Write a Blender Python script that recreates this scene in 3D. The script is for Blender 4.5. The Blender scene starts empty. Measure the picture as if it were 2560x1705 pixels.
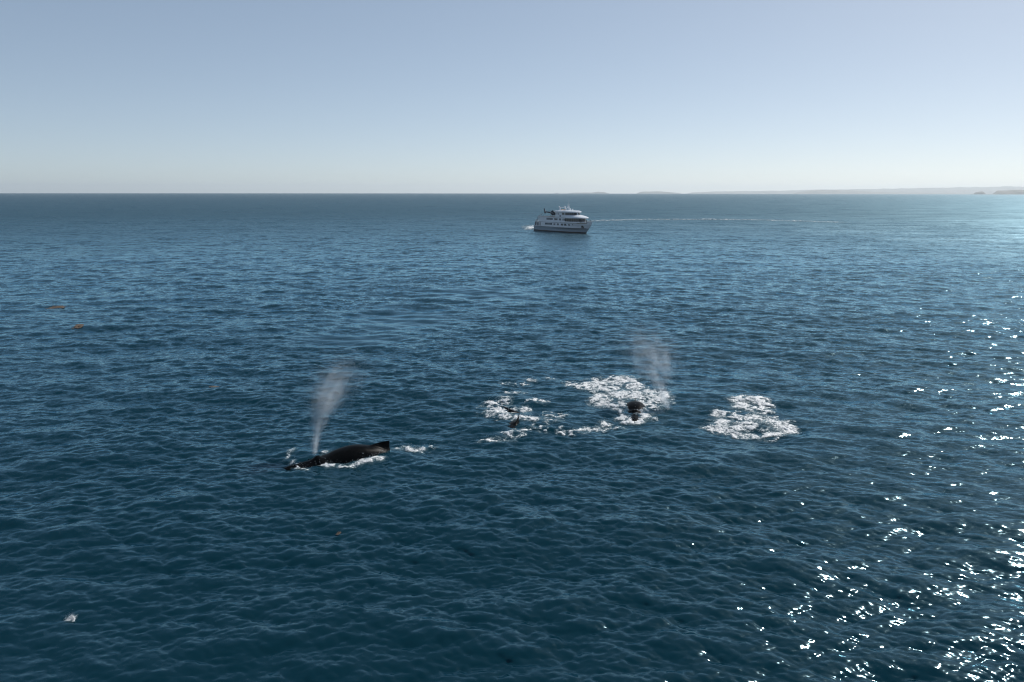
import bpy, bmesh, math, random
import numpy as np
from mathutils import Vector, Matrix, noise as mnoise

R = math.radians
S = bpy.context.scene
C = S.collection

# ------------------------------------------------------------------ camera, sky, sun, exposure
EYE = 22.0                                   # drone height above the sea, metres
cam_d = bpy.data.cameras.new('camera')
cam = bpy.data.objects.new('camera', cam_d); C.objects.link(cam); S.camera = cam
cam_d.sensor_width = 36.0; cam_d.lens = 27.98
cam_d.clip_start = 0.5; cam_d.clip_end = 120000.0
cam.location = (0, 0, EYE)
cam.matrix_world = Matrix.Translation((0, 0, EYE)) @ Matrix.Rotation(R(90 - 10.645), 4, 'X') @ Matrix.Rotation(R(0.07), 4, 'Z')

SUN_AZ, SUN_EL = R(43), R(38)                # to the right of the view direction (+Y), out of frame
world = bpy.data.worlds.new('World'); S.world = world; world.use_nodes = True
wn = world.node_tree.nodes; wl = world.node_tree.links
sky = wn.new('ShaderNodeTexSky'); sky.sky_type = 'NISHITA'; sky.sun_disc = False
sky.sun_elevation = SUN_EL; sky.sun_rotation = SUN_AZ
sky.altitude = 20; sky.air_density = 0.5; sky.dust_density = 0.4; sky.ozone_density = 1.0
soft = wn.new('ShaderNodeGamma'); soft.inputs['Gamma'].default_value = 0.6        # the photograph's soft tone curve, over the whole sky
wl.new(sky.outputs['Color'], soft.inputs['Color'])
tint = wn.new('ShaderNodeMix'); tint.data_type = 'RGBA'; tint.blend_type = 'MULTIPLY'; tint.inputs[0].default_value = 1.0
tint.inputs[7].default_value = (1.92, 2.0, 2.0, 1)                               # white balance of the whole sky
wl.new(soft.outputs['Color'], tint.inputs[6]); wl.new(tint.outputs[2], wn['Background'].inputs['Color'])
wn['Background'].inputs['Strength'].default_value = 0.110

sd = bpy.data.lights.new('sun', 'SUN'); sd.energy = 4.0; sd.angle = R(0.53); sd.color = (1.0, 0.965, 0.92)
sun = bpy.data.objects.new('sun', sd); C.objects.link(sun)
to_sun = Vector((math.sin(SUN_AZ) * math.cos(SUN_EL), math.cos(SUN_AZ) * math.cos(SUN_EL), math.sin(SUN_EL)))
sun.rotation_euler = to_sun.to_track_quat('Z', 'Y').to_euler()
sun.location = (0, 0, 200)

S.view_settings.view_transform = 'Standard'; S.view_settings.look = 'None'
S.view_settings.exposure = 0.0; S.view_settings.gamma = 1.0; S.view_settings.use_curve_mapping = False
S.cycles.use_denoising = True
S.cycles.filter_width = 1.2
S.cycles.max_bounces = 6; S.cycles.volume_bounces = 2; S.cycles.transparent_max_bounces = 12
S.cycles.caustics_reflective = False; S.cycles.caustics_refractive = False
S.cycles.sample_clamp_indirect = 4.0

# ------------------------------------------------------------------ helpers
def link(name, me, mat=None, parent=None, smooth=False):
    o = bpy.data.objects.new(name, me); C.objects.link(o)
    if mat is not None:
        me.materials.append(mat)
    if parent is not None:
        o.parent = parent
    if smooth:
        me.polygons.foreach_set('use_smooth', [True] * len(me.polygons))
    return o

def tag(o, label=None, cat=None, group=None, kind=None):
    if label: o['label'] = label
    if cat: o['category'] = cat
    if group: o['group'] = group
    if kind: o['kind'] = kind
    return o

def empty(name, loc=(0, 0, 0), rz=0.0):
    o = bpy.data.objects.new(name, None); C.objects.link(o)
    o.location = loc; o.rotation_euler = (0, 0, rz)
    return o

def new_mat(name, color, rough=0.5, metallic=0.0, ior=1.45, spec=0.5):
    m = bpy.data.materials.new(name); m.use_nodes = True
    b = m.node_tree.nodes['Principled BSDF']
    b.inputs['Base Color'].default_value = (*color, 1)
    b.inputs['Roughness'].default_value = rough
    b.inputs['Metallic'].default_value = metallic
    b.inputs['IOR'].default_value = ior
    b.inputs['Specular IOR Level'].default_value = spec
    return m

def quad_mesh(name, verts, faces):
    """numpy verts (n,3) and quad index array (m,4) -> mesh, fast."""
    me = bpy.data.meshes.new(name)
    n, m = len(verts), len(faces)
    me.vertices.add(n); me.vertices.foreach_set('co', np.ascontiguousarray(verts, dtype=np.float32).ravel())
    me.loops.add(m * 4); me.loops.foreach_set('vertex_index', np.ascontiguousarray(faces, dtype=np.int32).ravel())
    me.polygons.add(m)
    me.polygons.foreach_set('loop_start', np.arange(0, m * 4, 4, dtype=np.int32))
    me.polygons.foreach_set('loop_total', np.full(m, 4, dtype=np.int32))
    me.polygons.foreach_set('use_smooth', np.ones(m, dtype=bool))
    me.update(calc_edges=True)
    return me

def grid_faces(nr, nc):
    i = np.arange((nr - 1) * (nc - 1)); r = i // (nc - 1); c = i % (nc - 1)
    a = r * nc + c
    return np.stack([a, a + 1, a + nc + 1, a + nc], 1)

def float_attr(me, name, values):
    at = me.attributes.new(name, 'FLOAT', 'POINT')
    at.data.foreach_set('value', np.ascontiguousarray(values, dtype=np.float32))

# ------------------------------------------------------------------ the sea surface as a wave field
# octave bands of a wind sea (wavelengths in metres); each band is a periodic random field of its own
rng = np.random.default_rng(11)
BANDS = [(0.18, 0.35), (0.35, 0.7), (0.7, 1.4), (1.4, 2.8), (2.8, 5.6), (5.6, 11.0), (11., 22.), (22., 45.), (45., 90.)]
SLOPE = [0.095, 0.120, 0.116, 0.098, 0.074, 0.052, 0.030, 0.014, 0.000]     # rms slope of each band
WIND = R(8)                                                          # main run of the sea, from +Y towards +X
NB = 256
def make_band(l0, l1, slope, ang):
    L = l1 * 18.0
    k = np.fft.fftfreq(NB, L / NB) * 2 * np.pi
    kx, ky = np.meshgrid(k, k, indexing='xy')
    kk = np.hypot(kx, ky); kk[0, 0] = 1
    lam = 2 * np.pi / kk
    th = np.arctan2(kx, ky) - ang
    band = np.exp(-(np.log2(lam / math.sqrt(l0 * l1)) / 0.55) ** 2)
    spread = np.abs(np.cos(th)) ** (2.2 if l1 < 12 else 0.7) + 0.03
    amp = band * np.sqrt(spread) / kk ** 1.5
    amp[0, 0] = 0
    z = amp * (rng.normal(size=kk.shape) + 1j * rng.normal(size=kk.shape))
    h = np.fft.ifft2(z).real
    sx = np.fft.ifft2(1j * kx * z).real; sy = np.fft.ifft2(1j * ky * z).real
    g = 1.0 / math.sqrt((sx ** 2 + sy ** 2).mean())
    dx = np.fft.ifft2(-1j * kx / kk * z).real; dy = np.fft.ifft2(-1j * ky / kk * z).real
    rot = rng.uniform(-0.12, 0.12)
    return dict(L=L, f=np.stack([h * g, dx * g, dy * g], -1).astype(np.float32), off=rng.uniform(0, L, 2), rot=rot, slope=slope, mid=math.sqrt(l0 * l1))
BAND = [make_band(a, b, s, WIND + rng.uniform(-0.25, 0.25)) for (a, b), s in zip(BANDS, SLOPE)]
CHOP = 0.78
GUST_RMS = float(BAND[8]['f'][..., 0].std())
# smooth slicks a diving whale leaves on the surface (centre, radii): short waves are damped in them
SLICKS = [(-19.0, 139.0, 11.0, 13.0), (-24.0, 118.0, 9.0, 6.0), (-7.0, 175.0, 16.0, 12.0)]

def sample_band(b, x, y):
    c, s = math.cos(b['rot']), math.sin(b['rot'])
    u = ((x * c + y * s + b['off'][0]) / b['L'] * NB) % NB
    v = ((-x * s + y * c + b['off'][1]) / b['L'] * NB) % NB
    i = np.floor(u).astype(np.int32); j = np.floor(v).astype(np.int32)
    fu = (u - i)[..., None].astype(np.float32); fv = (v - j)[..., None].astype(np.float32)
    # smoothstep-free cubic-ish blend keeps crests round
    i %= NB; j %= NB
    i1 = (i + 1) % NB; j1 = (j + 1) % NB
    f = b['f']
    return (f[j, i] * (1 - fu) + f[j, i1] * fu) * (1 - fv) + (f[j1, i] * (1 - fu) + f[j1, i1] * fu) * fv

def slick(x, y):
    m = np.zeros_like(x)
    for cx, cy, rx, ry in SLICKS:
        q = ((x - cx) / rx) ** 2 + ((y - cy) / ry) ** 2
        m = np.maximum(m, np.exp(-q ** 1.5))
    return m

CURV = 1.0 / (2 * 7.4e6)                     # the sea follows the earth, so it has a real horizon
def sea(x, y, spacing=None):
    """displaced sea surface at undisturbed position x, y; returns points and the slope lost to the mesh spacing"""
    x = np.asarray(x, dtype=np.float64); y = np.asarray(y, dtype=np.float64)
    if spacing is None:
        spacing = np.zeros_like(x)
    h = np.zeros_like(x); dx = np.zeros_like(x); dy = np.zeros_like(x); lost = np.zeros_like(x)
    sl = slick(x, y)
    weights = []
    for b in BAND:
        weights.append(np.clip((b['mid'] / np.maximum(spacing, 1e-6) - 2.0) / 1.1, 0, 1))
    kept = sum((w * b['slope']) ** 2 for w, b in zip(weights, BAND))
    total = sum(b['slope'] ** 2 for b in BAND)
    miss = np.sqrt(np.maximum(total - kept, 0))      # steepness of the waves too short for the mesh
    gf = sample_band(BAND[8], x * 0.7, y * 0.7)[..., 0] / GUST_RMS
    gust = np.clip(1.0 + 0.28 * gf, 0.5, 1.22)
    for n, (b, w) in enumerate(zip(BAND, weights)):
        damp = 1.0 - sl * (0.92 if b['mid'] < 1.3 else 0.75 if b['mid'] < 2.5 else 0.15 if b['mid'] < 5 else 0.0)
        s = w * b['slope'] * damp
        if b['mid'] < 3: s = s * gust
        act = s > 1e-5
        if not act.any():
            continue
        f = sample_band(b, x[act], y[act])
        sa = s[act]
        h[act] += f[:, 0] * sa; dx[act] += f[:, 1] * sa; dy[act] += f[:, 2] * sa
    p = np.stack([x + CHOP * dx, y + CHOP * dy, h - (x * x + y * y) * CURV], -1)
    return p, miss, sl

def build_sea():
    half = R(43); cols = 820
    wing = R(43) + (np.arange(1, 41) / 40.0) ** 1.6 * R(41)
    th = np.concatenate([-wing[::-1], np.linspace(-half, half, cols), wing]); cols = len(th)
    r = [22.0]
    while r[-1] < 23000:
        q = r[-1]
        g = min(max(math.log(q / 60.0) / math.log(3000.0 / 60.0), 0.0), 1.0)
        step = max(0.085, (0.0021 + 0.0125 * g ** 1.7) * q)
        r.append(q + step)
    r = np.array(r)
    
    rr, tt = np.meshgrid(r, th, indexing='ij')
    x = rr * np.sin(tt); y = rr * np.cos(tt)
    dr = np.gradient(r)
    sp = np.maximum(np.broadcast_to(dr[:, None], rr.shape), rr * np.gradient(th)[None, :])
    p, miss, sl = sea(x.ravel(), y.ravel(), sp.ravel())
    me = quad_mesh('sea', p, grid_faces(len(r), cols))
    # waves the mesh cannot carry become slope noise near by and gloss far off
    t = np.clip((np.log(sp.ravel()) - math.log(0.7)) / (math.log(9.0) - math.log(0.7)), 0, 1); t = t * t * (3 - 2 * t)
    float_attr(me, 'fine', np.hypot(miss, 0.06) * (1 - 0.55 * t)); float_attr(me, 'gloss', np.sqrt(np.hypot(0.012, 0.44 * miss * t)))
    float_attr(me, 'slick', sl)
    return me

def water_mat():
    m = bpy.data.materials.new('sea_water'); m.use_nodes = True
    nt = m.node_tree; n = nt.nodes; l = nt.links
    n.remove(n['Principled BSDF'])
    body = n.new('ShaderNodeBsdfDiffuse'); body.inputs['Color'].default_value = (0.0016, 0.022, 0.034, 1)     # light scattered back by the water column
    up = n.new('ShaderNodeCombineXYZ'); up.inputs[2].default_value = 1.0; l.new(up.outputs[0], body.inputs['Normal'])
    gl = n.new('ShaderNodeBsdfGlossy'); gl.distribution = 'GGX'; gl.inputs['Color'].default_value = (0.56, 0.86, 1.0, 1)
    fr = n.new('ShaderNodeFresnel'); fr.inputs['IOR'].default_value = 1.333
    mixs = n.new('ShaderNodeMixShader'); l.new(body.outputs[0], mixs.inputs[1]); l.new(gl.outputs[0], mixs.inputs[2])
    l.new(mixs.outputs[0], n['Material Output'].inputs['Surface'])
    geo = n.new('ShaderNodeNewGeometry')
    tot = None
    for scale, amp, det, seed in ((3.4, 2.6, 1.0, 0.0), (9.0, 2.0, 1.0, 31.0)):
        mp = n.new('ShaderNodeMapping'); mp.inputs['Location'].default_value = (seed, seed * .7, 0)
        mp.inputs['Rotation'].default_value = (0, 0, R(10)); mp.inputs['Scale'].default_value = (0.62, 1.0, 1.0)
        l.new(geo.outputs['Position'], mp.inputs['Vector'])
        t = n.new('ShaderNodeTexNoise'); t.inputs['Scale'].default_value = scale; t.inputs['Detail'].default_value = det
        l.new(mp.outputs['Vector'], t.inputs['Vector'])
        sub = n.new('ShaderNodeVectorMath'); sub.operation = 'SUBTRACT'; sub.inputs[1].default_value = (.5, .5, .5)
        l.new(t.outputs['Color'], sub.inputs[0])
        sc = n.new('ShaderNodeVectorMath'); sc.operation = 'MULTIPLY'; sc.inputs[1].default_value = (amp * .7, amp, 0)
        l.new(sub.outputs[0], sc.inputs[0])
        if tot is None: tot = sc.outputs[0]
        else:
            ad = n.new('ShaderNodeVectorMath'); l.new(tot, ad.inputs[0]); l.new(sc.outputs[0], ad.inputs[1]); tot = ad.outputs[0]
    fa = n.new('ShaderNodeAttribute'); fa.attribute_name = 'fine'
    tf = n.new('ShaderNodeTexNoise'); tf.inputs['Scale'].default_value = 0.55; tf.inputs['Detail'].default_value = 3.0
    l.new(geo.outputs['Position'], tf.inputs['Vector'])
    sf = n.new('ShaderNodeVectorMath'); sf.operation = 'SUBTRACT'; sf.inputs[1].default_value = (.5, .5, .5); l.new(tf.outputs['Color'], sf.inputs[0])
    mf = n.new('ShaderNodeVectorMath'); mf.operation = 'MULTIPLY'; mf.inputs[1].default_value = (2.4, 3.2, 0); l.new(sf.outputs[0], mf.inputs[0])
    ad0 = n.new('ShaderNodeVectorMath'); l.new(tot, ad0.inputs[0]); l.new(mf.outputs[0], ad0.inputs[1])
    mg = n.new('ShaderNodeVectorMath'); mg.operation = 'SCALE'; l.new(ad0.outputs[0], mg.inputs[0]); l.new(fa.outputs['Fac'], mg.inputs['Scale'])
    tot = mg.outputs[0]
    ga = n.new('ShaderNodeAttribute'); ga.attribute_name = 'gloss'
    # steep unresolved waves hide part of the grazing reflection
    hid = n.new('ShaderNodeMapRange'); hid.inputs[1].default_value = 0.135; hid.inputs[2].default_value = 0.36; hid.inputs[3].default_value = 1.0; hid.inputs[4].default_value = 0.18
    l.new(ga.outputs['Fac'], hid.inputs[0])
    ff = n.new('ShaderNodeMath'); ff.operation = 'MULTIPLY'; l.new(fr.outputs[0], ff.inputs[0]); l.new(hid.outputs[0], ff.inputs[1]); l.new(ff.outputs[0], mixs.inputs[0])
    # long wind lanes and wave groups
    mpw = n.new('ShaderNodeMapping'); mpw.inputs['Rotation'].default_value = (0, 0, R(8)); mpw.inputs['Scale'].default_value = (0.45, 1.0, 1.0); l.new(geo.outputs['Position'], mpw.inputs['Vector'])
    tw = n.new('ShaderNodeTexNoise'); tw.inputs['Scale'].default_value = 0.03; tw.inputs['Detail'].default_value = 7.0; tw.inputs['Roughness'].default_value = 0.72; l.new(mpw.outputs[0], tw.inputs['Vector'])
    rv = n.new('ShaderNodeMapRange'); rv.inputs[1].default_value = .32; rv.inputs[2].default_value = .68; rv.inputs[3].default_value = 0.72; rv.inputs[4].default_value = 1.25; l.new(tw.outputs[0], rv.inputs[0])
    rm = n.new('ShaderNodeMath'); rm.operation = 'MULTIPLY'; l.new(ga.outputs['Fac'], rm.inputs[0]); l.new(rv.outputs[0], rm.inputs[1]); l.new(rm.outputs[0], gl.inputs['Roughness'])
    sw = n.new('ShaderNodeVectorMath'); sw.operation = 'SUBTRACT'; sw.inputs[1].default_value = (.5, .5, .5); l.new(tw.outputs['Color'], sw.inputs[0])
    mw = n.new('ShaderNodeVectorMath'); mw.operation = 'MULTIPLY'; mw.inputs[1].default_value = (0.6, 0.9, 0); l.new(sw.outputs[0], mw.inputs[0])
    mw2 = n.new('ShaderNodeVectorMath'); mw2.operation = 'SCALE'; l.new(mw.outputs[0], mw2.inputs[0]); l.new(fa.outputs['Fac'], mw2.inputs['Scale'])
    adw = n.new('ShaderNodeVectorMath'); l.new(tot, adw.inputs[0]); l.new(mw2.outputs[0], adw.inputs[1]); tot = adw.outputs[0]
    at = n.new('ShaderNodeAttribute'); at.attribute_name = 'slick'
    inv = n.new('ShaderNodeMath'); inv.operation = 'MULTIPLY_ADD'; inv.inputs[1].default_value = -0.93; inv.inputs[2].default_value = 1.0
    l.new(at.outputs['Fac'], inv.inputs[0])
    # patches of fresher and slacker wind
    gs = n.new('ShaderNodeTexNoise'); gs.inputs['Scale'].default_value = 0.035; gs.inputs['Detail'].default_value = 3.0
    l.new(geo.outputs['Position'], gs.inputs['Vector'])
    gr = n.new('ShaderNodeMapRange'); gr.inputs[1].default_value = .3; gr.inputs[2].default_value = .7
    gr.inputs[3].default_value = 0.65; gr.inputs[4].default_value = 1.3
    l.new(gs.outputs[0], gr.inputs[0])
    mu = n.new('ShaderNodeMath'); mu.operation = 'MULTIPLY'; l.new(inv.outputs[0], mu.inputs[0]); l.new(gr.outputs[0], mu.inputs[1])
    sc2 = n.new('ShaderNodeVectorMath'); sc2.operation = 'SCALE'; l.new(tot, sc2.inputs[0]); l.new(mu.outputs[0], sc2.inputs['Scale'])
    ad = n.new('ShaderNodeVectorMath'); l.new(geo.outputs['Normal'], ad.inputs[0]); l.new(sc2.outputs[0], ad.inputs[1])
    no = n.new('ShaderNodeVectorMath'); no.operation = 'NORMALIZE'; l.new(ad.outputs[0], no.inputs[0])
    l.new(no.outputs[0], gl.inputs['Normal']); l.new(no.outputs[0], fr.inputs['Normal'])
    return m

WATER = water_mat()
o = link('sea', build_sea(), WATER); tag(o, kind='structure')


# ------------------------------------------------------------------ far shore
def ridge(name, dist, prof, depth, seed, mat):
    """a low coast: prof = [(lateral slope x/dist, height in thousandths of dist)], real terrain with its own depth"""
    us = np.array([p[0] for p in prof]); hs = np.array([p[1] for p in prof])
    n, m = max(60, int((us[-1] - us[0]) * 900)), 16
    u = np.linspace(us[0], us[-1], n); v = np.linspace(0, 1, m)
    uu, vv = np.meshgrid(u, v, indexing='ij')
    base = np.interp(uu, us, hs) / 1000.0 * dist
    shape = np.where(vv < 0.35, np.sqrt(np.clip(vv / 0.35, 0, 1)) ** 0.9, np.cos((vv - 0.35) / 0.65 * math.pi / 2))
    k = np.array([mnoise.fractal(Vector((a * dist / 420.0, b * depth / 420.0, seed)), 1.0, 2.0, 4) for a, b in zip(uu.ravel(), vv.ravel())]).reshape(uu.shape)
    z = base * shape * (1 + 0.10 * k * (vv > 0)) - (1 - shape) * 0.4
    drop = dist * dist * CURV
    y = dist + (vv - 0.35) * depth + 0.03 * dist * np.abs(uu) * k * 0.2
    p = np.stack([uu * y, y, z - drop - 3.0 * (shape < 0.02)], -1).reshape(-1, 3)
    o = link(name, quad_mesh(name, p, grid_faces(n, m)), mat); tag(o, kind='structure')
    return o

def land_mat():
    m = new_mat('scrub_land', (0.09, 0.085, 0.06), 0.9)
    nt = m.node_tree; t = nt.nodes.new('ShaderNodeTexNoise'); t.inputs['Scale'].default_value = 0.004; t.inputs['Detail'].default_value = 6
    g = nt.nodes.new('ShaderNodeNewGeometry'); nt.links.new(g.outputs['Position'], t.inputs['Vector'])
    r = nt.nodes.new('ShaderNodeValToRGB'); r.color_ramp.elements[0].color = (0.05, 0.055, 0.035, 1); r.color_ramp.elements[1].color = (0.17, 0.14, 0.10, 1)
    r.color_ramp.elements[0].position = .35; r.color_ramp.elements[1].position = .7
    nt.links.new(t.outputs[0], r.inputs[0]); nt.links.new(r.outputs[0], nt.nodes['Principled BSDF'].inputs['Base Color'])
    return m
LAND = land_mat()
ridge('coast_ridge', 27000, [(.214, 0), (.222, 1.6), (.25, 2.9), (.28, 3.4), (.33, 3.9), (.37, 5.2), (.42, 5.7), (.45, 6.2), (.50, 7.4), (.56, 8.3), (.60, 9.1), (.615, 9.6), (.64, 8.7), (.70, 9.0), (.80, 7.0), (.95, 5.0), (1.05, 0)], 3200, 1.0, LAND)
ridge('coast_hill', 21000, [(.345, 0), (.355, 2.2), (.376, 5.1), (.388, 4.9), (.398, 5.2), (.427, 3.8), (.445, 2.6), (.49, 1.6), (.55, 1.1), (.60, 0)], 2400, 4.0, LAND)
ridge('island', 22000, [(.067, 0), (.075, 1.1), (.09, 1.3), (.098, 1.2), (.106, 2.2), (.114, 1.8), (.120, 0)], 900, 7.0, LAND)
ridge('island', 22500, [(.153, 0), (.159, 2.3), (.178, 2.9), (.192, 2.3), (.206, 0.8), (.210, 0)], 1100, 9.0, LAND)
ridge('islet', 22000, [(.052, 0), (.055, 0.9), (.058, 0)], 200, 12.0, LAND)
ridge('rocky_islet', 12500, [(.566, 0), (.5705, .7), (.572, 2.5), (.577, 3.1), (.581, 3.3), (.5845, 1.0), (.5850, .35), (.592, .3), (.594, 0)], 260, 14.0, LAND)
ridge('headland', 12000, [(.5925, 0), (.596, 2.2), (.599, 4.4), (.612, 4.6), (.618, 5.0), (.626, 5.3), (.634, 5.0), (.65, 4.2), (.70, 5.0), (.76, 3.0), (.80, 0)], 900, 17.0, LAND)

# ------------------------------------------------------------------ foam
def vnoise(x, y, seed):
    """value noise 0..1 on numpy arrays"""
    g = np.random.default_rng(seed).random((256, 256))
    i = np.floor(x).astype(int); j = np.floor(y).astype(int)
    f = x - i; h = y - j; f = f * f * (3 - 2 * f); h = h * h * (3 - 2 * h)
    i %= 256; j %= 256; a = (i + 1) % 256; b = (j + 1) % 256
    return (g[j, i] * (1 - f) + g[j, a] * f) * (1 - h) + (g[b, i] * (1 - f) + g[b, a] * f) * h

def sea_spacing(x, y):
    q = np.hypot(x, y); g = np.clip(np.log(q / 60.0) / math.log(50.0), 0, 1)
    return np.maximum(np.maximum(0.085, (0.0021 + 0.0125 * g ** 1.7) * q), q * R(86) / 819)

def foam_mat():
    m = bpy.data.materials.new('sea_foam'); m.use_nodes = True
    nt = m.node_tree; n = nt.nodes; l = nt.links
    b = n['Principled BSDF']; b.inputs['Base Color'].default_value = (0.80, 0.82, 0.82, 1); b.inputs['Roughness'].default_value = 0.6
    b.inputs['Subsurface Weight'].default_value = 0.0
    at = n.new('ShaderNodeAttribute'); at.attribute_name = 'cover'
    geo = n.new('ShaderNodeNewGeometry')
    t = n.new('ShaderNodeTexNoise'); t.inputs['Scale'].default_value = 7.0; t.inputs['Detail'].default_value = 4.0
    l.new(geo.outputs['Position'], t.inputs['Vector'])
    ad = n.new('ShaderNodeMath'); ad.operation = 'MULTIPLY_ADD'; ad.inputs[1].default_value = 1.3; ad.inputs[2].default_value = -0.68
    l.new(t.outputs[0], ad.inputs[0])
    sm = n.new('ShaderNodeMath'); l.new(at.outputs['Fac'], sm.inputs[0]); l.new(ad.outputs[0], sm.inputs[1])
    mr = n.new('ShaderNodeMapRange'); mr.interpolation_type = 'SMOOTHSTEP'; mr.inputs[1].default_value = -0.20; mr.inputs[2].default_value = 0.58
    l.new(sm.outputs[0], mr.inputs[0])
    cm = n.new('ShaderNodeMapRange'); cm.inputs[1].default_value = 0.0; cm.inputs[2].default_value = 0.45; l.new(sm.outputs[0], cm.inputs[0])
    cx = n.new('ShaderNodeMix'); cx.data_type = 'RGBA'; cx.inputs[6].default_value = (0.17, 0.31, 0.36, 1); cx.inputs[7].default_value = (0.84, 0.85, 0.84, 1)      # thin bubbles over water, then thick froth
    l.new(cm.outputs[0], cx.inputs[0]); l.new(cx.outputs[2], b.inputs['Base Color'])
    mk = n.new('ShaderNodeMapRange'); mk.inputs[1].default_value = -0.36; mk.inputs[2].default_value = 0.10; mk.inputs[4].default_value = 0.30; l.new(at.outputs['Fac'], mk.inputs[0])   # milky water round the froth
    mxa = n.new('ShaderNodeMath'); mxa.operation = 'MAXIMUM'; l.new(mr.outputs[0], mxa.inputs[0]); l.new(mk.outputs[0], mxa.inputs[1])
    tr = n.new('ShaderNodeBsdfTransparent'); mx = n.new('ShaderNodeMixShader')
    l.new(mxa.outputs[0], mx.inputs[0]); l.new(tr.outputs[0], mx.inputs[1]); l.new(b.outputs[0], mx.inputs[2])
    l.new(mx.outputs[0], n['Material Output'].inputs['Surface'])
    bp = n.new('ShaderNodeBump'); bp.inputs['Distance'].default_value = 0.08; l.new(t.outputs[0], bp.inputs['Height']); l.new(bp.outputs[0], b.inputs['Normal'])
    return m
FOAM = foam_mat()

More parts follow.
